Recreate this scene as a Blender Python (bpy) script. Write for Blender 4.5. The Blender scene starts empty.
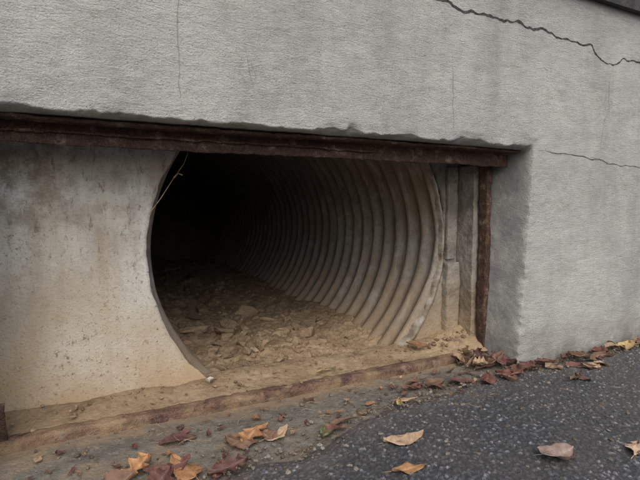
import bpy, bmesh, math, random
import numpy as np
from mathutils import Vector
random.seed(7); rng=np.random.default_rng(7)
scene=bpy.context.scene; col=bpy.context.collection

# ---------------------------------------------------------------- noise
def h3(ix,iy,iz,s=0):
    with np.errstate(over='ignore'):
        h=(ix.astype(np.int64)*374761393+iy.astype(np.int64)*668265263+iz.astype(np.int64)*2147483647+s*974634777)&0xffffffff
        h=((h^(h>>13))*1274126177)&0xffffffff
        h=((h^(h>>16))*2246822519)&0xffffffff
        h=h^(h>>15)
    return (h&0xffffff)/float(0xffffff)
def vnoise(x,y,z,s=0):
    x=np.asarray(x,float);y=np.asarray(y,float)+0*x;z=np.asarray(z,float)+0*x
    ix=np.floor(x);iy=np.floor(y);iz=np.floor(z)
    fx=x-ix;fy=y-iy;fz=z-iz
    fx=fx*fx*(3-2*fx);fy=fy*fy*(3-2*fy);fz=fz*fz*(3-2*fz)
    r=0
    for a in (0,1):
        for b in (0,1):
            for c in (0,1):
                w=(fx if a else 1-fx)*(fy if b else 1-fy)*(fz if c else 1-fz)
                r=r+w*h3(ix+a,iy+b,iz+c,s)
    return r*2-1
def fbm(x,y,z,o=4,s=0):
    r=0;a=1;t=0
    for i in range(o):
        r=r+a*vnoise(x*2**i,y*2**i,z*2**i,s+i*17);t+=a;a*=.5
    return r/t
def worley(x,y,s=0):
    ix=np.floor(x);iy=np.floor(y);d1=np.full(x.shape,9.);idv=np.zeros(x.shape)
    for a in (-1,0,1):
        for b in (-1,0,1):
            cx=ix+a;cy=iy+b;z=np.zeros_like(cx)
            px=cx+h3(cx,cy,z,s+1);py=cy+h3(cx,cy,z,s+2)
            d=np.hypot(px-x,py-y);m=d<d1
            d1=np.where(m,d,d1);idv=np.where(m,h3(cx,cy,z,s+3),idv)
    return d1,idv

# ---------------------------------------------------------------- node helpers
class NT:
    def __init__(s,name,rough=.9,spec=.3,metal=0):
        s.m=bpy.data.materials.new(name);s.m.use_nodes=True
        s.t=s.m.node_tree;s.n=s.t.nodes;s.b=s.n["Principled BSDF"]
        s.b.inputs['Roughness'].default_value=rough
        s.b.inputs['Specular IOR Level'].default_value=spec
        s.b.inputs['Metallic'].default_value=metal
        s.co=s.n.new('ShaderNodeTexCoord').outputs['Object']
    def L(s,a,b): s.t.links.new(a,b)
    def setin(s,i,v):
        if isinstance(v,bpy.types.NodeSocket): s.L(v,i)
        else:
            if isinstance(v,tuple) and len(v)==3 and i.type=='RGBA': v=(*v,1)
            i.default_value=v
    def map(s,sc,loc=(0,0,0),rot=(0,0,0)):
        n=s.n.new('ShaderNodeMapping');s.L(s.co,n.inputs[0]);n.inputs['Scale'].default_value=sc;n.inputs['Location'].default_value=loc;n.inputs['Rotation'].default_value=rot;return n.outputs[0]
    def noise(s,scale,detail=4,rough=.55,vec=None,dist=0):
        n=s.n.new('ShaderNodeTexNoise');s.L(vec or s.co,n.inputs['Vector']);n.inputs['Scale'].default_value=scale;n.inputs['Detail'].default_value=detail;n.inputs['Roughness'].default_value=rough;n.inputs['Distortion'].default_value=dist;return n.outputs[0]
    def vor(s,scale,vec=None,out='Distance',feat='F1'):
        n=s.n.new('ShaderNodeTexVoronoi');n.feature=feat;s.L(vec or s.co,n.inputs['Vector']);n.inputs['Scale'].default_value=scale;return n.outputs[out]
    def rng(s,v,a,b,c=0,d=1):
        n=s.n.new('ShaderNodeMapRange');n.clamp=True;s.L(v,n.inputs[0])
        for i,q in enumerate((a,b,c,d)): n.inputs[i+1].default_value=q
        return n.outputs[0]
    def mix(s,f,a,b,mode='MIX'):
        n=s.n.new('ShaderNodeMix');n.data_type='RGBA';n.blend_type=mode
        def c(v): return (*v,1) if isinstance(v,tuple) and len(v)==3 else v
        s.setin(n.inputs[0],f);s.setin(n.inputs[6],c(a));s.setin(n.inputs[7],c(b));return n.outputs[2]
    def math(s,op,a,b=0.,c=0.):
        n=s.n.new('ShaderNodeMath');n.operation=op;s.setin(n.inputs[0],a);s.setin(n.inputs[1],b);s.setin(n.inputs[2],c);return n.outputs[0]
    def sep(s):
        n=s.n.new('ShaderNodeSeparateXYZ');s.L(s.co,n.inputs[0]);return n.outputs
    def bump(s,h,dist,strength=1,prev=None):
        n=s.n.new('ShaderNodeBump');s.L(h,n.inputs['Height']);n.inputs['Distance'].default_value=dist;n.inputs['Strength'].default_value=strength
        if prev is not None: s.L(prev,n.inputs['Normal'])
        return n.outputs[0]
    def out(s,c,nrm=None,rough=None):
        s.setin(s.b.inputs['Base Color'],c)
        if nrm is not None: s.L(nrm,s.b.inputs['Normal'])
        if rough is not None: s.L(rough,s.b.inputs['Roughness'])
        return s.m
    def attr(s,name):
        n=s.n.new('ShaderNodeAttribute');n.attribute_name=name;return n.outputs['Color']

# concrete wall
w=NT("wall_concrete",.95,.15)
X,Y,Z=w.sep()
st=w.noise(1,3,.7,w.map((38,80,190),rot=(0,math.radians(3),0)),dist=1.4)
gr=w.noise(260,3,.8)
big=w.noise(2.2,5,.6);mid=w.noise(13,4,.65)
c=w.mix(w.rng(big,.35,.68),(.39,.397,.38),(.53,.533,.512))
c=w.mix(w.rng(mid,.38,.72,0,.5),c,(.60,.60,.575))
c=w.mix(w.rng(st,.50,.68,0,.42),c,(.25,.255,.243))
c=w.mix(w.rng(gr,.50,.72,0,.40),c,(.66,.66,.64))
c=w.mix(w.rng(gr,.44,.26,0,.65),c,(.16,.162,.155))
c=w.mix(w.math('MULTIPLY',w.rng(w.vor(60),.13,.05),w.rng(mid,.54,.62)),c,(.15,.15,.14))
c=w.mix(w.math('MULTIPLY',w.rng(w.noise(3,5,.75,w.map((1.2,1,.4),(5,0,3))),.48,.68),.55),c,(.27,.275,.255))
c=w.mix(w.math('MULTIPLY',w.rng(w.noise(4,6,.8,w.map((1,1,1.6),(1,4,3))),.56,.66),.35),c,(.22,.215,.19))
bas=w.math('MULTIPLY',w.rng(Z,.12,.0),w.rng(mid,.33,.6));c=w.mix(w.math('MULTIPLY',bas,.8),c,(.16,.14,.11))
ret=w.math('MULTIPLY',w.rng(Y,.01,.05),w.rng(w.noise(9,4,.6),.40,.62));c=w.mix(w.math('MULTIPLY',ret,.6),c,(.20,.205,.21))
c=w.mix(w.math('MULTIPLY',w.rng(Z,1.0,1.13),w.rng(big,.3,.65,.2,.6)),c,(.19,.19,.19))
hh=w.math('ADD',w.math('MULTIPLY',st,.7),w.math('MULTIPLY',gr,.9))
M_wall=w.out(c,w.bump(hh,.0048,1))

# rust
def rustmat(name,dark=1.0,silt=0.):
    r=NT(name,.9,.2)
    a=r.noise(26,5,.75);b=r.noise(110,4,.75);f=r.noise(420,2,.7)
    c=r.mix(r.rng(a,.38,.66),(.056*dark,.037*dark,.033*dark),(.140*dark,.076*dark,.052*dark))
    c=r.mix(r.rng(b,.5,.66,0,.85),c,(.032,.026,.025))
    c=r.mix(r.rng(f,.52,.70,0,.55),c,(.25*dark,.155*dark,.105*dark))
    c=r.mix(r.math('MULTIPLY',r.rng(a,.55,.66),.65),c,(.28,.245,.21))
    if silt: c=r.mix(r.rng(r.noise(9,5,.6),.44,.60,0,silt),c,(.44,.32,.19))
    n=r.bump(r.math('ADD',r.math('MULTIPLY',b,.9),r.math('MULTIPLY',f,.4)),.008,1)
    return r.out(c,n)
M_rust=rustmat("rusty_steel",1.05);M_rust2=rustmat("rusty_steel_silt",1.7,.6)

# panel
p=NT("weathered_panel",.8,.3)
X,Y,Z=p.sep()
n5=p.noise(5,5,.6)
c=p.mix(p.rng(p.noise(4,5,.6),.3,.7),(.44,.44,.41),(.68,.68,.645))
c=p.mix(p.rng(p.noise(32,4,.75),.48,.7,0,.55),c,(.33,.31,.275))
zt=p.math('ADD',Z,p.math('MULTIPLY',p.math('SUBTRACT',n5,.5),.7))
c=p.mix(p.rng(zt,.42,.05,0,.92),c,(.43,.315,.19))
c=p.mix(p.rng(p.noise(3,4,.6,p.map((4,3,.5))),.46,.64,0,.6),c,(.40,.315,.225))
sp=p.math('MULTIPLY',p.rng(p.noise(85,3,.7),.60,.68),p.rng(n5,.46,.60))
c=p.mix(p.math('MULTIPLY',sp,.75),c,(.17,.12,.08))
sp2=p.math('MULTIPLY',p.rng(p.noise(22,5,.75,p.map((2.4,1,1.0),rot=(0,.5,0))),.56,.64),p.rng(Z,.22,.45))
c=p.mix(p.math('MULTIPLY',sp2,.75),c,(.18,.125,.09))
gr2=p.math('MULTIPLY',p.rng(p.noise(9,5,.78),.44,.58),p.rng(p.math('SUBTRACT',Z,p.math('MULTIPLY',X,.6)),.25,.60));c=p.mix(p.math('MULTIPLY',gr2,.8),c,(.22,.18,.14))
wk=p.math('MULTIPLY',p.rng(p.noise(6,5,.7,p.map((3.5,1,.45),(2,0,7))),.50,.64),p.rng(Z,.25,.6))
c=p.mix(p.math('MULTIPLY',wk,.65),c,(.25,.225,.19))
c=p.mix(p.math('MULTIPLY',p.rng(p.noise(200,2,.6),.62,.68),.5),c,(.18,.14,.1))
n=p.bump(p.noise(150,4,.75),.003,1)
M_panel=p.out(c,n)

q=NT("headwall_mortar",.9,.2)
X,Y,Z=q.sep()
m6=q.noise(60,4,.7)
c=q.mix(q.rng(q.noise(9,5,.6),.35,.65),(.15,.138,.12),(.32,.305,.28))
c=q.mix(q.rng(m6,.5,.7,0,.6),c,(.10,.085,.07))
c=q.mix(q.rng(Z,.30,.05,0,.75),c,(.36,.265,.165))
M_mort=q.out(c,q.bump(m6,.006,1))

# pipe
g=NT("galvanised_pipe",.6,.4,.2)
X,Y,Z=g.sep()
a=g.noise(6,5,.65);b=g.noise(38,5,.75)
c=g.mix(g.rng(a,.35,.68),(.19,.183,.172),(.34,.328,.305))
c=g.mix(g.rng(b,.45,.68,0,.7),c,(.105,.09,.075))
c=g.mix(g.rng(g.noise(3.5,5,.65,g.map((1,.5,1.6))),.44,.62,0,.6),c,(.23,.165,.11))
c=g.mix(g.rng(g.noise(14,5,.7,g.map((1,3,.5))),.54,.68,0,.6),c,(.44,.41,.37))
zz=g.math('ADD',Z,g.math('MULTIPLY',g.math('SUBTRACT',a,.5),.45))
c=g.mix(g.rng(zz,.24,.05,0,.8),c,(.28,.205,.13))
c=g.mix(g.rng(Y,.6,1.6,0,.35),c,(.13,.14,.16))  # inner gloom painted into the pipe colour, darker and bluer with depth
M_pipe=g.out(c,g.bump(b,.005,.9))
g=NT("pipe_rim",.8,.25)
c=g.mix(g.rng(g.noise(20,5,.7),.4,.65),(.36,.33,.285),(.15,.12,.09))
M_rim=g.out(c,g.bump(g.noise(90,4,.7),.003,1))

# silt
s=NT("dry_silt",.97,.1)
X,Y,Z=s.sep()
n7=s.noise(70,5,.7)
c=s.mix(s.rng(s.noise(9,5,.65),.35,.65),(.30,.215,.135),(.51,.385,.25))
c=s.mix(s.rng(n7,.5,.72,0,.6),c,(.16,.11,.07))
c=s.mix(s.rng(s.vor(130,out='Color'),.5,1,0,.3),c,(.5,.4,.28))
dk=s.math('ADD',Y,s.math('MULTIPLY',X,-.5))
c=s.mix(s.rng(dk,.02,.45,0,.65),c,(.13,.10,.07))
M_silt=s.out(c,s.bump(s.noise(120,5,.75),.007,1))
s=NT("clod",.97,.1)
n7=s.noise(90,4,.75)
c=s.mix(s.rng(n7,.38,.66,0,.7),s.attr("Col"),(.19,.135,.085))
c=s.mix(s.rng(s.noise(14,4,.7),.42,.62,0,.6),c,(.25,.175,.11))
M_clod=s.out(c,s.bump(n7,.010,1))

# apron
s=NT("apron_dirt",.95,.15)
X,Y,Z=s.sep()
n5=s.noise(55,5,.75);n1=s.noise(10,4)
c=s.mix(s.rng(s.noise(7,5,.65),.35,.65),(.165,.155,.135),(.30,.27,.225))
c=s.mix(s.rng(n5,.48,.68,0,.65),c,(.09,.082,.072))
c=s.mix(s.rng(s.vor(150,out='Color'),.6,1,0,.5),c,(.40,.37,.32))
c=s.mix(s.math('MULTIPLY',s.rng(Y,.03,.1),s.rng(n1,.3,.6)),c,(.40,.29,.18))
c=s.mix(s.math('MULTIPLY',s.rng(n1,.5,.62,0,.7),s.rng(X,.7,.3)),c,(.34,.265,.185))
M_apron=s.out(c,s.bump(s.noise(170,4,.75),.008,1))

# asphalt
s=NT("asphalt",.7,.45)
nn5=s.noise(500,3,.7)
c=s.mix(s.rng(nn5,.4,.7,0,.4),s.attr("Col"),(.13,.13,.135))
c=s.mix(s.rng(s.noise(4,5,.6),.45,.7,0,.3),c,(.13,.12,.11))
M_asph=s.out(c,s.bump(nn5,.003,1))
s=NT("asphalt_far",.85,.3)
vv=s.vor(110)
c=s.mix(s.rng(s.vor(110,out='Color'),.3,1),(.05,.052,.056),(.14,.14,.145))
M_asphfar=s.out(c,s.bump(vv,.006,1))
s=NT("soil",.95,.1);M_soil=s.out(s.mix(s.rng(s.noise(3,6,.6),.35,.65),(.09,.07,.045),(.16,.13,.08)),s.bump(s.noise(40,5),.02,1))
s=NT("grass",.9,.1);M_grass=s.out(s.mix(s.rng(s.noise(8,6,.7),.35,.65),(.05,.07,.025),(.11,.12,.05)),s.bump(s.noise(60,5,.8),.05,1))
s=NT("dark_coping",.7,.3);M_cop=s.out(s.mix(s.rng(s.noise(20,5,.6),.35,.65),(.03,.03,.033),(.07,.067,.066)),s.bump(s.noise(90,5),.004,1))
s=NT("crack_void",1,0);M_crack=s.out(s.mix(s.rng(s.noise(80,4,.6),.35,.65),(.03,.028,.026),(.10,.095,.09)))
s=NT("hairline",1,0);M_scuff=s.out((.25,.248,.24))
s=NT("dark_concrete",.9,.2);M_dark=s.out(s.mix(s.rng(s.noise(5,4,.6),.35,.65),(.14,.15,.165),(.24,.24,.245)),s.bump(s.noise(50,3),.006,1))  # mottled dark blue-grey concrete for the chamber box
s=NT("leaf",.6,.35)
at=s.attr("Col");l7=s.noise(70,4,.7)
c=s.mix(s.rng(l7,.42,.68,0,.65),at,s.mix(.65,at,(.05,.03,.02)))
c=s.mix(s.rng(s.noise(300,3,.7),.6,.75,0,.5),c,(.06,.04,.03))
bf=s.n.new('ShaderNodeNewGeometry').outputs['Backfacing']
c=s.mix(s.math('MULTIPLY',bf,.35),c,(.35,.27,.2))
M_leaf=s.out(c,s.bump(s.noise(160,3,.6),.002,1))
s=NT("twig",.9,.2);M_twig=s.out(s.mix(s.rng(s.noise(60,4),.4,.6),(.2,.14,.08),(.38,.29,.19)))

# ---------------------------------------------------------------- mesh helpers
def mkobj(name,verts,faces,mat,smooth=True,parent=None):
    me=bpy.data.meshes.new(name);me.from_pydata([tuple(v) for v in verts],[],[tuple(f) for f in faces]);me.update()
    o=bpy.data.objects.new(name,me);col.objects.link(o)
    for m in (mat if isinstance(mat,list) else [mat]): me.materials.append(m)
    if smooth: me.polygons.foreach_set('use_smooth',[True]*len(me.polygons))
    if parent: o.parent=parent
    return o
def grid(nx,ny):
    i,j=np.meshgrid(np.arange(nx-1),np.arange(ny-1),indexing='ij');a=(i*ny+j).ravel()
    return np.stack([a,a+ny,a+ny+1,a+1],1)
def setcol(o,cols):
    at=o.data.color_attributes.new("Col",'FLOAT_COLOR','POINT')
    c=np.ones((len(o.data.vertices),4),np.float32);c[:,:3]=cols;at.data.foreach_set('color',c.ravel())
def getco(me):
    a=np.empty(len(me.vertices)*3,np.float32);me.vertices.foreach_get('co',a);return a.reshape(-1,3).astype(float)
def getno(me):
    a=np.empty(len(me.vertices)*3,np.float32);me.vertices.foreach_get('normal',a);return a.reshape(-1,3).astype(float)
def empty(name):
    e=bpy.data.objects.new(name,None);col.objects.link(e);return e
def box(name,x0,x1,y0,y1,z0,z1,mat,parent=None,skip=None):
    v=[(x,y,z) for x in(x0,x1) for y in(y0,y1) for z in(z0,z1)]
    f=[(0,1,3,2),(4,6,7,5),(0,4,5,1),(2,3,7,6),(0,2,6,4),(1,5,7,3)]
    if skip is not None: f.pop(skip)
    return mkobj(name,v,f,mat,False,parent)
def remeshed(name,polys,y0,y1,vox,mat,parent=None):
    bm=bmesh.new()
    for poly in polys:
        a=[bm.verts.new((x,y0,z)) for x,z in poly];b=[bm.verts.new((x,y1,z)) for x,z in poly]
        bm.faces.new(a);bm.faces.new(b[::-1]);n=len(a)
        for i in range(n): bm.faces.new((a[i],b[i],b[(i+1)%n],a[(i+1)%n]))
    bmesh.ops.recalc_face_normals(bm,faces=bm.faces)
    me=bpy.data.meshes.new(name);bm.to_mesh(me);bm.free()
    o=bpy.data.objects.new(name,me);col.objects.link(o)
    md=o.modifiers.new("r",'REMESH');md.mode='VOXEL';md.voxel_size=vox;md.use_smooth_shade=True
    dg=bpy.context.evaluated_depsgraph_get();me2=bpy.data.meshes.new_from_object(o.evaluated_get(dg))
    o.modifiers.clear();o.data=me2;me2.name=name;me2.materials.clear();me2.materials.append(mat)
    me2.polygons.foreach_set('use_smooth',[True]*len(me2.polygons))
    if parent:o.parent=parent
    return o

# ---------------------------------------------------------------- concrete wall
OX0,OXT,OXB,OZ=-.165,1.235,1.19,.662
wall_e=empty("concrete_wall")
poly=[(-1,-.1),(OX0,-.1),(OX0,OZ),(OXT,OZ),(OXB-.006,-.1),(3.6,-.1),(3.6,1.14),(-1,1.14)]
wall=remeshed("wall_body",[poly],0,.25,.006,M_wall,wall_e)
def wdisp(x,y,z):
    return .0032*fbm(x*4,y*4,z*4,3,1)+.0018*fbm(x*18,y*18,z*26,3,5)+.0010*vnoise(x*50,y*90,z*120,9)
P=getco(wall.data);N=getno(wall.data)
d=wdisp(P[:,0],P[:,1],P[:,2])
P2=P+N*d[:,None]
x,y,z=P.T
edge=np.clip(1-np.hypot(y,z-OZ)/.030,0,1)*((x>OX0-.02)&(x<OXT+.02))
chip=np.clip(fbm(x*9,x*0,x*0+3,4,31)+.10,0,1)+.5*np.clip(fbm(x*45,y*20,z*20,3,37),0,1)
P2[:,2]+=edge*chip*.020;P2[:,1]+=edge*chip*.010
edge2=np.clip(1-np.hypot(y,x-(OXT+(OXB-OXT)*(OZ-z)/(OZ+.1)))/.022,0,1)*(z<OZ+.01)
chip2=np.clip(fbm(z*16,y*8,z*0+9,4,41),0,1)+.4*np.clip(fbm(z*60,y*30,z*0+2,3,43),0,1)
P2[:,0]+=edge2*chip2*.018;P2[:,1]+=edge2*chip2*.012
wall.data.vertices.foreach_set('co',P2.astype(np.float32).ravel());wall.data.update()
box("wall_extension",3.6,9,.0,.25,-.1,1.14,M_wall,wall_e);box("wall_extension_2",-8,-1,0,.25,-.1,1.14,M_wall,wall_e)
box("coping",-8,9,-.022,.5,1.135,1.24,M_cop,wall_e)

def crack(name,pts,wd,mat,jit=.006,seed=1,lift=.0012,taper=True):
    pp=[];
    for (a,b) in zip(pts[:-1],pts[1:]):
        n=max(2,int(math.hypot(b[0]-a[0],b[1]-a[1])/.004))
        for i in range(n): t=i/n;pp.append((a[0]+(b[0]-a[0])*t,a[1]+(b[1]-a[1])*t))
    pp.append(pts[-1]);pp=np.array(pp)
    s=np.arange(len(pp))*.004
    j=jit*fbm(s*22,s*0,s*0+seed,4,seed*7)
    tn=np.gradient(pp,axis=0);tn/=np.linalg.norm(tn,axis=1)[:,None];nn=np.stack([-tn[:,1],tn[:,0]],1)
    c=pp+nn*j[:,None]
    e=np.minimum(1,np.minimum(s,s[-1]-s)/.08) if taper else 1
    ww=wd*(.40+1.1*np.abs(fbm(s*60,s*0,s*0+5,3,seed*3))+.5*fbm(s*9,s*0,s*0,2,seed))*np.clip(e,.15,1)
    ww=np.clip(ww,wd*.12,None)
    V=[]
    for sg in (-1,1):
        q=c+nn*(ww*.5*sg)[:,None]
        yy=-wdisp(q[:,0],q[:,0]*0,q[:,1])-lift
        V.append(np.stack([q[:,0],yy,q[:,1]],1))
    V=np.concatenate(V);n=len(pp)
    F=[(i,i+1,n+i+1,n+i) for i in range(n-1)]
    return mkobj(name,V,F,mat,True,wall_e)
crack("crack_long",[(.70,1.035),(.82,1.015),(.9,1.016),(1,1.009),(1.12,1.01),(1.27,1.006),(1.38,1.0),(1.48,.994),(1.53,.968),(1.6,.955),(1.66,.974),(1.75,.98),(2.1,.965),(2.5,.98)],.0060,M_crack,.013,1)
crack("crack_branch",[(1.6,.95),(1.585,.90),(1.59,.82),(1.56,.74),(1.55,.655)],.0016,M_scuff,.008,2)
crack("crack_joint",[(1.235,.662),(1.35,.655),(1.45,.648),(1.55,.642),(1.66,.631),(1.78,.624),(2.2,.62)],.0020,M_crack,.009,3)
crack("crack_joint_spall",[(1.50,.648),(1.53,.644),(1.57,.64),(1.6,.633)],.009,M_scuff,.006,8)
crack("crack_vertical",[(.195,1.1),(.2,.9),(.198,.80),(.203,.68)],.0024,M_scuff,.004,4)
crack("crack_vertical_2",[(.91,.90),(.912,.825),(.92,.668)],.0016,M_scuff,.003,5)
for k,(a,b,wd) in enumerate([((.335,.83),(.352,.745),.004),((.35,.80),(.36,.76),.005),((.33,.735),(.36,.725),.003),((.325,.775),(.338,.74),.003)]):
    crack("scuff_mark" if k==0 else "scuff_mark_%d"%k,[a,((a[0]+b[0])/2+.004,(a[1]+b[1])/2),b],wd,M_scuff,.006,20+k)

# ---------------------------------------------------------------- rusty steel frame
frame=empty("rusty_steel_frame")
def steel(name,profile,axis,a0,a1,step,mat,amp=.0012,seed=0,bend=None):
    pr=[]
    for (p0,p1) in zip(profile,profile[1:]+profile[:1]):
        L=math.hypot(p1[0]-p0[0],p1[1]-p0[1]);n=max(1,round(L/.004))
        for i in range(n): t=i/n;pr.append((p0[0]+(p1[0]-p0[0])*t,p0[1]+(p1[1]-p0[1])*t))
    pr=np.array(pr);ns=max(2,int((a1-a0)/step));s=np.linspace(a0,a1,ns)
    S,I=np.meshgrid(s,np.arange(len(pr)),indexing='ij')
    u=pr[I,0];v=pr[I,1]
    du=amp*fbm(S*60,u*60,v*60,3,seed)+.002*vnoise(S*5,u*0,v*0,seed+3);dv=amp*fbm(S*60,u*60+7,v*60,3,seed+11)+.0018*vnoise(S*6,u*0,v*0,seed+8)
    u=u+du;v=v+dv
    V=np.stack([S,u,v],-1) if axis=='x' else np.stack([u,v,S],-1)
    V=V.reshape(-1,3);n=len(pr);F=[]
    for i in range(ns-1):
        for j in range(n):
            k=(j+1)%n;F.append((i*n+j,i*n+k,(i+1)*n+k,(i+1)*n+j))
    F.append(tuple(range(n))[::-1]);F.append(tuple((ns-1)*n+j for j in range(n)))
    o=mkobj(name,V,F,mat,True,frame)
    bm=bmesh.new();bm.from_mesh(o.data);bmesh.ops.recalc_face_normals(bm,faces=bm.faces);bm.to_mesh(o.data);bm.free()
    return o
zt=.660
steel("lintel_angle",[(.040,zt-.006),(.040,zt),(.096,zt),(.096,.614),(.090,.614),(.090,zt-.006)],'x',-.20,1.224,.005,M_rust,.0032,1)
steel("lintel_scale",[(.082,.634),(.082,.639),(.0895,.639),(.0895,.634)],'x',-.18,.72,.006,M_rust,.0036,6)
steel("jamb_angle",[(1.186,.132),(1.205,.132),(1.205,.138),(1.192,.138),(1.192,.165),(1.186,.165)],'z',.0,.65,.005,M_rust,.0032,21)
steel("sill_angle",[(.104,-.02),(.104,.020),(.110,.025),(.135,.025),(.135,.018),(.111,.018),(.111,-.02)],'x',-.2,1.12,.005,M_rust2,.0034,12)
steel("jamb_angle_left",[(-.150,.11),(-.1325,.11),(-.1325,.117),(-.150,.117)],'z',.0,.10,.005,M_rust,.003,31)

nx,ny=420,60
xs=np.linspace(-.2,1.21,nx);ys=np.linspace(.113,.30,ny)
XX,YY=np.meshgrid(xs,ys,indexing='ij')
ZZ=.023+.004*fbm(XX*12,YY*12,XX*0,4,51)+.0026*fbm(XX*90,YY*90,XX*0,3,52)+.010*np.clip((YY-.13)/.09,0,1)
ZZ+=.055*np.clip((XX-.98)/.22,0,1)**1.3*np.clip((YY-.12)/.1,0,1)
ZZ+=.014*np.clip((YY-.17)/.06,0,1)*(.5+.5*fbm(XX*9,YY*4,XX*0,3,53))
ZZ-=.10*(YY>.262)*(XX<1.3)
sill=mkobj("silted_sill",np.stack([XX,YY,ZZ],-1).reshape(-1,3),grid(nx,ny),M_silt)

# ---------------------------------------------------------------- panel with circular cut-out (left) & headwall (right)
CX,CZ,R=.63,.375,.47
def halfplate(name,side,y,th,Rh,xe,zb,zt,mat,seed,parent=None,rag=.0022):
    n=320;m=40;V=[]
    th0,th1=(math.pi/2,math.pi*1.5) if side<0 else (math.pi/2,-math.pi/2)
    pts=[]
    for i in range(n+1):
        a=th0+(th1-th0)*i/n
        rr=Rh+rag*float(fbm(np.array([a*9.]),np.array([0.]),np.array([seed*1.]),4,seed)[0])
        px,pz=CX+rr*math.cos(a),CZ+rr*math.sin(a)
        dx,dz=math.cos(a),math.sin(a);ts=[]
        if abs(dx)>1e-6: ts.append(((xe)-CX)/dx)
        if dz>1e-6: ts.append((zt-CZ)/dz)
        if dz<-1e-6: ts.append((zb-CZ)/dz)
        t=min(q for q in ts if q>0)
        ex,ez=CX+dx*t,CZ+dz*t
        if t<rr: px,pz=ex,ez
        pts.append((px,pz,ex,ez))
    for px,pz,ex,ez in pts:
        for j in range(m+1):
            f=j/m;V.append((px+(ex-px)*f,y,pz+(ez-pz)*f))
    V=np.array(V);V[:,1]+=.0025*fbm(V[:,0]*4,V[:,0]*0,V[:,2]*4,2,seed+2)
    F=[tuple(q) for q in grid(n+1,m+1)]
    o=mkobj(name,V,F,mat,True,parent)
    bm=bmesh.new();bm.from_mesh(o.data)
    bmesh.ops.dissolve_degenerate(bm,dist=1e-6,edges=bm.edges)
    bm.to_mesh(o.data);bm.free()
    sd=o.modifiers.new("s",'SOLIDIFY');sd.thickness=th;sd.offset=-1 if side<0 else 1
    return o
panel=halfplate("cutout_panel",-1,.235,.006,R,-.20,-.12,.66,M_panel,3,None,.006)
hw=empty("mortar_headwall")
halfplate("mortar_face",1,.270,.02,R+.022,1.26,-.12,.66,M_mort,5,hw,.012)
def slab(name,x0,x1,y0,y1,z0,z1,mat,par,seed):
    o=remeshed(name,[[(x0,z0),(x1,z0),(x1,z1),(x0,z1)]],y0,y1,.004,mat,par)
    P=getco(o.data);N=getno(o.data)
    P+=N*(.006*fbm(P[:,0]*22,P[:,1]*22,P[:,2]*22,4,seed)+.004*fbm(P[:,0]*4,P[:,1]*4,P[:,2]*8,2,seed))[:,None]
    o.data.vertices.foreach_set('co',P.astype(np.float32).ravel());return o
slab("mortar_plate_upper",1.118,1.160,.236,.262,.31,.62,M_mort,hw,61)
slab("mortar_plate_lower",1.114,1.164,.228,.262,.02,.300,M_mort,hw,63)
slab("mortar_strip",1.172,1.215,.175,.25,.02,.62,M_mort,hw,67)

# ---------------------------------------------------------------- corrugated pipe
pipe=empty("corrugated_pipe")
L=2.6;pitch=.074;ny=int(L/pitch*12);nt=200
ys=np.linspace(.240,.240+L,ny);tt=np.linspace(0,2*math.pi,nt)
YY,TT=np.meshgrid(ys,tt,indexing='ij')
ph=(YY+.007*fbm(np.cos(TT)*1.5,np.sin(TT)*1.5,YY*2,2,75))/pitch*2*math.pi+TT*1.0
cor=np.cos(ph)
fade=np.clip((YY-.243)/.02,0,1)
RR=R+.004+.0105*(cor-1)*fade+.008*fbm(np.cos(TT)*2,np.sin(TT)*2,YY*2,3,71)
RR+=-.016*np.exp(-((TT-5.7)/.35)**2)*np.exp(-((YY-.26)/.12)**2)
V=np.stack([CX+RR*np.cos(TT),YY,CZ+RR*np.sin(TT)],-1).reshape(-1,3)
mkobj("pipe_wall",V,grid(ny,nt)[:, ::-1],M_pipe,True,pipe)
nr=200
a=np.linspace(-1.25,.62,nr);A,K=np.meshgrid(a,np.arange(6),indexing='ij')
wob=.006*fbm(A*6,A*0,A*0,3,81)+.002*fbm(A*40,A*0,A*0,3,83)
bandw=.003+.013*np.clip((-A-.1)/.5,0,1)*np.clip((1.3+A)/.3,0,1)+.005*fbm(A*9,A*0,A*0+3,4,84)
rad=np.choose(K,[R+.010+0*A,R+.006+0*A,R+.001+0*A,R-.001-bandw*.35,R-.001-bandw*.8,R-.001-bandw])+wob
yy=np.choose(K,[.262,.240,.232,.233,.240,.256])+0*A
V=np.stack([CX+rad*np.cos(A),yy,CZ+rad*np.sin(A)],-1).reshape(-1,3)
mkobj("pipe_end_band",V,grid(nr,6),M_rim,True,pipe)
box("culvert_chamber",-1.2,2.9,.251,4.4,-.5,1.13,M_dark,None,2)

# ---------------------------------------------------------------- sediment
nx,ny=300,620
us=np.linspace(-1,1,nx);ys=.225+(2.6)*np.linspace(0,1,ny)**1.6
UU,YY=np.meshgrid(us,ys,indexing='ij')
def lvlf(X,Y):
    return .012+.034*np.clip((Y-.24)/.5,0,1)+.02*np.clip((Y-1)/1.5,0,1)+.030*np.exp(-((X-.56)/.15)**2-((Y-.46)/.14)**2)+.05*np.clip((.50-X)/.25,0,1)*np.clip((Y-.22)/.08,0,1)
lv0=.03+.03*np.clip((YY-.24)/.5,0,1)
hw_=np.sqrt((R+.02)**2-(CZ-lv0-.05)**2)
XX=CX+UU*hw_
def sedh(XX,YY):
    ZZ=lvlf(XX,YY)+.022*fbm(XX*5,YY*5,XX*0,3,91)*np.clip((YY-.23)/.1,0,1)+.016*fbm(XX*22,YY*22,XX*0,4,92)+.006*fbm(XX*90,YY*90,XX*0,3,93)
    ZZ=ZZ-.02*np.clip(1-np.abs(YY-.225)/.03,0,1)
    wd,wi=worley(XX*20,YY*20,94);return ZZ+.022*np.clip(.5-wd,0,.3)*(wi>.45)*np.clip((YY-.27)/.1,0,1)
ZZ=sedh(XX,YY)
sed=empty("sediment")
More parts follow.
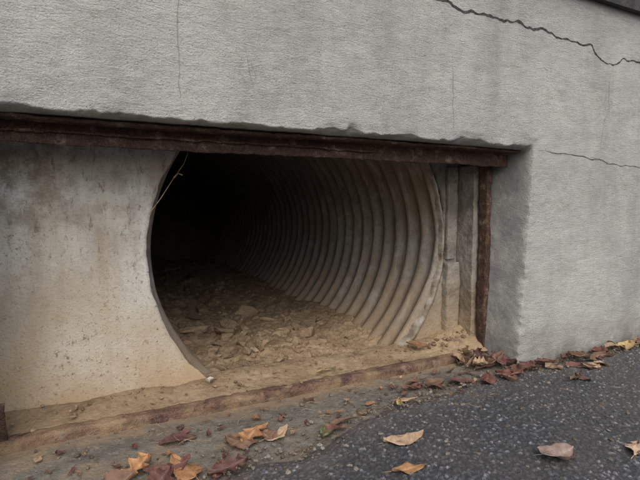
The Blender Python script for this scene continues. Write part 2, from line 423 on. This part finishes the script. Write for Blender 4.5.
mkobj("sediment_bed",np.stack([XX,YY,ZZ],-1).reshape(-1,3),grid(nx,ny),M_silt,True,sed)
def clods(name,items,par,mat=M_clod,sub=2,chunk=False):
    V=[];F=[];C=[];
    bm=bmesh.new();bmesh.ops.create_icosphere(bm,subdivisions=sub,radius=1);bv=np.array([v.co[:] for v in bm.verts]);bf=[[v.index for v in f.verts] for f in bm.faces];bm.free()
    for k,(x,y,z,sz,flat,c) in enumerate(items):
        v=bv.copy()
        o=rng.uniform(0,90,3)
        v*=(1+.12*fbm(bv[:,0]*2+o[0],bv[:,1]*2+o[1],bv[:,2]*2+o[2],3))[:,None]
        for _ in range(9 if chunk else 7):
            nrm=rng.normal(size=3);nrm/=np.linalg.norm(nrm);dd=v@nrm;lim=rng.uniform(.42,.68) if chunk else rng.uniform(.45,.8)
            v-=np.outer(np.clip(dd-lim,0,None),nrm)
        if chunk: v*=(1+.11*fbm(bv[:,0]*5+o[0],bv[:,1]*5+o[1],bv[:,2]*5,3))[:,None]
        v*=np.array([rng.uniform(.9,1.6),rng.uniform(.7,1.1),flat])
        a=rng.uniform(0,6.28);ca,sa=math.cos(a),math.sin(a);t=rng.uniform(-.6,.6)
        v=v@np.array([[1,0,0],[0,math.cos(t),-math.sin(t)],[0,math.sin(t),math.cos(t)]])
        v=v@np.array([[ca,sa,0],[-sa,ca,0],[0,0,1]])*sz+np.array([x,y,z+sz*flat*.35])
        n0=len(V)*len(bv);V.append(v);F+= [tuple(i+n0 for i in f) for f in bf];C.append(np.tile(c,(len(bv),1)))
    o=mkobj(name,np.concatenate(V),F,mat,False,par);setcol(o,np.concatenate(C));return o
tan=np.array([.50,.38,.255])
def sedz(x,y): return float(sedh(np.array([x*1.]),np.array([y*1.]))[0])-.003
it=[]
big=[(.54,.41,.044),(.70,.47,.054),(.44,.33,.030),(.385,.31,.024),(.61,.47,.034),(.66,.39,.024),(.49,.45,.036),(.60,.33,.018),(.79,.49,.030),(.57,.55,.044),(.46,.58,.044),(.41,.46,.034),(.72,.60,.040),(.36,.62,.044),(.52,.75,.050),(.60,.85,.045),(.38,.85,.05),(.50,.35,.020),(.74,.40,.020),(.33,.42,.030),(.64,.54,.034),(.84,.42,.018),(.47,.95,.05),(.66,.72,.035),(.31,.52,.03)]
for x,y,s_ in big: it.append((x,y,sedz(x,y)-.002,s_,rng.uniform(.35,.62),tan*rng.uniform(.65,1.1)*(1 if x>.47 else .6)))
for _ in range(170):
    x=.56+rng.normal()*.15;y=.28+abs(rng.normal())*.22
    if abs(x-CX)>.30: continue
    it.append((x,y,sedz(x,y),rng.uniform(.006,.024),rng.uniform(.35,.8),tan*rng.uniform(.5,1.1)*(1 if x>.45 else .6)))
clods("broken_chunks",it,sed,sub=3,chunk=True)
it=[]
for _ in range(700):
    y=.24+rng.uniform(0,1)**1.8*1.4;x=CX-.05+rng.normal()*.15
    if abs(x-CX)>.32: continue
    it.append((x,y,sedz(x,y),rng.uniform(.3,1)**3*.009+.0015,rng.uniform(.4,.9),tan*rng.uniform(.35,1.0)))
clods("dirt_clods",it,sed)
it=[]
for _ in range(420):
    x=rng.uniform(-.15,1.15);y=.125+rng.uniform(0,1)**.7*.12
    it.append((x,y,.025+.018*(y-.125)/.1,rng.uniform(.2,1)**4*.006+.0010,rng.uniform(.4,.8),tan*rng.uniform(.4,1.1)))
for _ in range(50):
    x=rng.uniform(1.0,1.16);y=rng.uniform(.15,.23);it.append((x,y,.033+.055*max(0,(x-.98)/.22)**1.3,rng.uniform(.3,1)**3*.011+.0015,.6,tan*rng.uniform(.3,.9)))
clods("sill_crumbs",it,sed,sub=1)

# ---------------------------------------------------------------- ground, apron, asphalt
mkobj("ground",[(-60,-80,-.03),(70,-80,-.03),(70,.26,-.03),(-60,.26,-.03)],[(0,1,2,3)],M_soil,False)
mkobj("embankment",[(-60,.4,1.12),(70,.4,1.12),(70,80,1.6),(-60,80,1.6)],[(0,1,2,3)],M_grass,False)
nx,ny=560,180
xs=np.linspace(-.5,2.4,nx);ys=np.linspace(-.45,.13,ny)
XX,YY=np.meshgrid(xs,ys,indexing='ij')
ZZ=.002+.004*fbm(XX*6,YY*6,XX*0,4,101)+.0032*fbm(XX*60,YY*60,XX*0,4,102)-.006*(YY<-.3)
mkobj("concrete_apron",np.stack([XX,YY,ZZ],-1).reshape(-1,3),grid(nx,ny),M_apron)
ex=np.array([-9,-.5,.12,.22,.29,.38,.46,.55,.65,.80,1.05,1.30,1.77,2.4,9]);ey=np.array([-.42,-.40,-.26,-.19,-.15,-.165,-.14,-.10,-.062,-.052,-.028,-.05,-.035,-.02,-.02])
def aedge(x): return np.interp(x,ex,ey)+.018*fbm(x*14,x*0,x*0,5,111)
nx,ny=860,380
xs=np.linspace(-.2,2.4,nx)
TTx,SS=np.meshgrid(xs,np.linspace(0,1,ny),indexing='ij')
e=aedge(TTx);YY=e+(-1.05-e)*SS**1.15;XX=TTx
wd,wi=worley(XX*138,YY*138,121);wd2,wi2=worley(XX*290+9,YY*290,131)
ag=np.clip(.62-wd,0,1);
ZZ=.012+.003*fbm(XX*3,YY*3,XX*0,3,123)+.0065*ag*(.3+.7*wi)+.0020*np.clip(.6-wd2,0,1)
fall=np.clip((e-YY)/.05,0,1)**.6;ZZ=ZZ*fall-.005*(1-fall)
ash=mkobj("asphalt_surface",np.stack([XX,YY,ZZ],-1).reshape(-1,3),grid(nx,ny)[:, ::-1],M_asph)
br=np.where(wi>.95,.34,np.where(wi>.80,.16,np.where(wi>.4,.09,.055)))
br=np.where(wd<.5,br,.035)*(.8+.4*wi2)
dust=np.clip(fbm(XX*5,YY*5,XX*0,4,125)*1.2,0,1)*.35+np.clip(1-(e-YY)/.10+.6*fbm(XX*30,YY*30,XX*0,3,126),0,1)*.8
Cc=br[...,None]*np.array([.98,.99,1.02]);Cc=Cc*(1-dust[...,None]*.7)+dust[...,None]*.7*np.array([.20,.175,.145])
setcol(ash,Cc.reshape(-1,3))
road=empty("asphalt_road");ash.parent=road
mkobj("asphalt_far",[(-60,-80,.006),(70,-80,.006),(70,-1.03,.006),(-60,-1.03,.006)],[(0,1,2,3)],M_asphfar,False,road)
mkobj("asphalt_side",[(2.39,-1.03,.006),(70,-1.03,.006),(70,-.03,.006),(2.39,-.03,.006)],[(0,1,2,3)],M_asphfar,False,road)
mkobj("asphalt_side_2",[(-60,-1.03,.006),(-.19,-1.03,.006),(-.19,-.42,.006),(-60,-.42,.006)],[(0,1,2,3)],M_asphfar,False,road)
it=[]
for _ in range(2400):
    x=rng.uniform(-.1,1.9);y=rng.uniform(-.55,.09) if rng.random()<.5 else float(aedge(np.array([x]))[0])+rng.normal()*.035;c=rng.choice([.08,.15,.25,.35])*np.array([1,.94,.86])
    if y>.095: continue
    it.append((x,y,.005 if y>aedge(np.array([x]))[0] else .012,rng.uniform(.2,1)**3*.0052+.0012,.7,c))
clods("loose_gravel",it,None,sub=1)

# ---------------------------------------------------------------- leaves
LV=[];LF=[];LC=[]
def leaf(x,y,z,L,Wd,ang,c,kind=0,curl=.3,tilt=(0,0)):
    nu,nv=23,9;v=np.zeros((nu,nv,3));u=np.linspace(0,1,nu)
    sn=np.clip(np.sin(np.pi*np.minimum(u**.85,1)),0,1)
    if kind==0: wv=sn**.8*(1-.25*u)
    elif kind==1: wv=np.clip(np.sin(np.pi*u),0,1)**.7*(.70+.30*np.cos(u*2*np.pi*3.5+.6))
    else: wv=np.clip(np.sin(np.pi*u**.7),0,1)**.65
    wv=np.clip(wv,0.0,1);sd=rng.uniform(0,50);bend=rng.uniform(-.15,.15)
    for j in range(nv):
        t=(j/(nv-1)*2-1)
        v[:,j,0]=u*L-.5*L
        wj=wv*(1+.35*vnoise(u*7+sd,u*0+(t>0)*5,u*0)+.16*vnoise(u*22+sd,u*0+(t>0)*5,u*0))
        v[:,j,1]=t*wj*Wd*.5+bend*L*(2*u-1)**2
        v[:,j,2]=curl*Wd*.5*(t*t)*wv+ .12*L*curl*np.sin(u*3.1+sd)+.10*Wd*abs(t)+.22*Wd*vnoise(u*3+sd,u*0+t*1.5,u*0)+.2*L*abs(curl)*(2*u-1)**2
    v=v.reshape(-1,3)
    st=np.array([[-.5*L-.25*L*k/4,.0018*s_+.04*L*math.sin(k/4*1.2)+bend*L,0.06*L*curl*k/4+.03*L] for k in range(5) for s_ in (-.5,.5)])
    st[:,2]+=v[:,2][nv//2]-.03*L
    al=np.concatenate([v,st])
    rx,ry=tilt
    Rx=np.array([[1,0,0],[0,math.cos(rx),-math.sin(rx)],[0,math.sin(rx),math.cos(rx)]]);Ry=np.array([[math.cos(ry),0,math.sin(ry)],[0,1,0],[-math.sin(ry),0,math.cos(ry)]])
    ca,sa=math.cos(ang),math.sin(ang);Rz=np.array([[ca,-sa,0],[sa,ca,0],[0,0,1]])
    al=al@(Rz@Ry@Rx).T;al[:,2]-=np.percentile(al[:,2],8);al+=np.array([x,y,z])
    n0=sum(len(q) for q in LV);LV.append(al)
    LF.extend([tuple(int(i)+n0 for i in f) for f in grid(nu,nv)])
    for k in range(4): b=n0+nu*nv+2*k;LF.append((b,b+1,b+3,b+2))
    cc=np.tile(np.array(c),(len(al),1));tv=np.abs(np.tile(np.linspace(-1,1,nv),nu));cc[:nu*nv]*=(.8+.3*tv)[:,None]*rng.uniform(.9,1.1)
    mi=np.where(tv<.01)[0];cc[mi]=cc[mi]*1.5+.03
    LC.append(cc)
RED=(.17,.07,.055);DRED=(.12,.055,.045);BRN=(.20,.115,.075);ORG=(.38,.20,.09);TAN=(.42,.29,.19);PNK=(.27,.20,.165);YEL=(.46,.34,.15);GRN=(.18,.2,.09)
spec=[
(.86,-.015,.075,.045,.3,BRN,0),(.93,-.03,.085,.04,-.1,DRED,0),(1.0,-.065,.07,.045,.7,RED,0),(1.09,-.06,.09,.055,-.3,RED,1),(1.13,-.05,.075,.045,.9,BRN,2),
(1.19,-.035,.08,.045,.2,RED,0),(1.26,-.05,.07,.045,-.6,DRED,0),(1.44,-.075,.10,.05,.15,BRN,1),(1.40,-.05,.07,.05,1.2,BRN,0),(1.37,-.125,.09,.035,.1,TAN,0),(1.52,-.05,.07,.045,.5,RED,0),
(1.65,-.065,.08,.055,.4,YEL,2),(1.60,-.04,.07,.04,-.3,TAN,0),(1.75,-.06,.09,.05,.3,RED,0),(.59,-.236,.095,.045,-.1,TAN,0),(.18,-.008,.075,.04,-.2,DRED,0),
(.32,-.06,.085,.05,.5,ORG,1),(.29,-.085,.07,.04,-.5,BRN,0),(.47,-.11,.07,.03,.9,GRN,0),(.49,-.12,.06,.03,.2,RED,0),(.81,-.42,.09,.05,.0,PNK,2),(.97,-.47,.065,.04,.4,TAN,1),
(.09,-.092,.075,.045,.7,ORG,1),(.14,-.12,.085,.05,-.2,RED,1),(.05,-.125,.07,.045,.2,BRN,0),(.17,-.13,.075,.045,2.0,ORG,2),(.12,-.155,.08,.05,.9,DRED,0),
(.24,-.175,.08,.045,.1,DRED,1),(.22,-.155,.06,.035,1.1,RED,0),(.53,-.325,.075,.028,-.1,ORG,0),
(.79,-.01,.075,.045,.1,RED,1),(.82,.03,.06,.03,.5,BRN,0),(.70,-.06,.06,.018,.6,TAN,0),(.72,-.07,.055,.02,-.3,TAN,0),(.69,-.08,.05,.02,1.0,YEL,0),
(1.08,-.065,.075,.045,2.2,RED,0),(1.06,-.085,.06,.04,.9,BRN,0),(.52,-.09,.08,.02,.1,BRN,0),(1.22,-.17,.06,.03,.4,BRN,0),(1.24,-.18,.04,.03,1.4,DRED,0),
(.345,-.075,.06,.035,2.0,BRN,0),(.37,-.09,.06,.03,.2,TAN,0)]
for x,y,Lf,Wf,an,cc,kd in spec:
    cc=tuple(np.array(cc)*rng.uniform(.8,1.2))
    zb=.008 if y>float(aedge(np.array([x]))[0]) else .015
    leaf(x,y,zb,Lf,Wf,an,cc,kd,rng.uniform(.05,.55)*rng.choice([1,1,-.5]),(rng.uniform(-.2,.2),rng.uniform(-.15,.15)))
for _ in range(26):
    x=rng.uniform(1.04,1.2);y=rng.uniform(.0,.15);c=[RED,DRED,BRN,BRN,TAN][rng.integers(5)]
    if x>1.17 and y>.0: x=rng.uniform(1.06,1.16)
    leaf(x,y,.008+rng.uniform(0,.02),rng.uniform(.04,.075),rng.uniform(.02,.042),rng.uniform(0,6.28),tuple(np.array(c)*rng.uniform(.7,1.1)),int(rng.integers(3)),rng.uniform(.1,.6),(rng.uniform(-.6,.6),rng.uniform(-.4,.4)))
for _ in range(22):
    x=rng.uniform(1.18,1.9);y=-.03-abs(rng.normal())*.035;c=[RED,DRED,BRN,BRN,TAN][rng.integers(5)]
    leaf(x,y,.012,rng.uniform(.035,.07),rng.uniform(.02,.04),rng.uniform(0,6.28),tuple(np.array(c)*rng.uniform(.7,1.1)),int(rng.integers(3)),rng.uniform(.1,.6),(rng.uniform(-.4,.4),rng.uniform(-.3,.3)))
for _ in range(150):
    x=rng.uniform(-.1,1.9);y=-.01-abs(rng.normal())*.06 if x>1.2 else rng.uniform(-.12,.09);c=[RED,DRED,BRN,TAN,ORG][rng.integers(5)]
    leaf(x,y,.008,rng.uniform(.008,.03),rng.uniform(.006,.016),rng.uniform(0,6.28),tuple(np.array(c)*rng.uniform(.6,1.1)),0,rng.uniform(.1,.6),(rng.uniform(-.3,.3),0))
leaf(.60,.155,.034,.05,.014,.3,YEL,0,.2);leaf(.63,.16,.036,.03,.012,-.3,GRN,0,.2)
leaf(.96,.19,.045,.075,.035,-.5,(.2,.10,.05),0,.4,(.3,.1));leaf(.30,.20,.043,.03,.022,1.2,(.6,.55,.48),2,.4)
o=mkobj("fallen_leaves",np.concatenate(LV),LF,M_leaf);setcol(o,np.concatenate(LC))

def tube(pts,r,V,F,k=6):
    pts=np.array(pts,float);n0=len(V)
    for i,pt in enumerate(pts):
        t=pts[min(i+1,len(pts)-1)]-pts[max(i-1,0)];t/=np.linalg.norm(t);a=np.cross(t,[.3,.5,.81]);a/=np.linalg.norm(a);b=np.cross(t,a)
        rr=r*(1-.5*i/len(pts))
        for j in range(k): V.append(tuple(pt+rr*(a*math.cos(j/k*6.283)+b*math.sin(j/k*6.283))))
    for i in range(len(pts)-1):
        for j in range(k): F.append((n0+i*k+j,n0+i*k+(j+1)%k,n0+(i+1)*k+(j+1)%k,n0+(i+1)*k+j))
V=[];F=[]
tube([(.165,.230,.470),(.195,.225,.512),(.225,.222,.560),(.250,.222,.595),(.262,.225,.625)],.0013,V,F)
tube([(.225,.222,.560),(.235,.220,.572),(.246,.220,.568)],.0025,V,F)
mkobj("hanging_twig",V,F,M_twig)
V=[];F=[]
for _ in range(70):
    x=rng.uniform(.0,1.3);y=rng.uniform(-.2,.09);a=rng.uniform(0,6.28);l=rng.uniform(.01,.045);z=.012
    tube([(x,y,z),(x+l*.5*math.cos(a),y+l*.5*math.sin(a),z+.004),(x+l*math.cos(a+.3),y+l*math.sin(a+.3),z)],.0008,V,F,4)
mkobj("twig_litter",V,F,M_twig)

# ---------------------------------------------------------------- light, sky, camera
wd_=bpy.data.worlds.new("World");scene.world=wd_;wd_.use_nodes=True
nt_=wd_.node_tree;sky=nt_.nodes.new('ShaderNodeTexSky');sky.sky_type='NISHITA';sky.sun_disc=False
el,az=math.radians(45),math.radians(200)
sky.sun_elevation=el;sky.sun_rotation=az;sky.dust_density=4;sky.air_density=1.2;sky.ozone_density=1
nt_.links.new(sky.outputs[0],nt_.nodes['Background'].inputs[0]);nt_.nodes['Background'].inputs[1].default_value=.15
sd=bpy.data.lights.new("sun",'SUN');so=bpy.data.objects.new("sun",sd);col.objects.link(so)
sd.energy=1.5;sd.angle=math.radians(60);sd.color=(1,.99,.97)
dirv=Vector((math.sin(az)*math.cos(el),math.cos(az)*math.cos(el),math.sin(el)))
so.rotation_euler=dirv.to_track_quat('Z','Y').to_euler()
cam=bpy.data.cameras.new("Camera");co=bpy.data.objects.new("Camera",cam);col.objects.link(co)
co.location=(0,-1,.495);co.rotation_euler=(math.radians(85.8),0,math.radians(-27.25));cam.lens=27.06;cam.clip_start=.02;cam.clip_end=500
scene.camera=co
scene.view_settings.view_transform='Standard';scene.view_settings.look='None';scene.view_settings.exposure=0
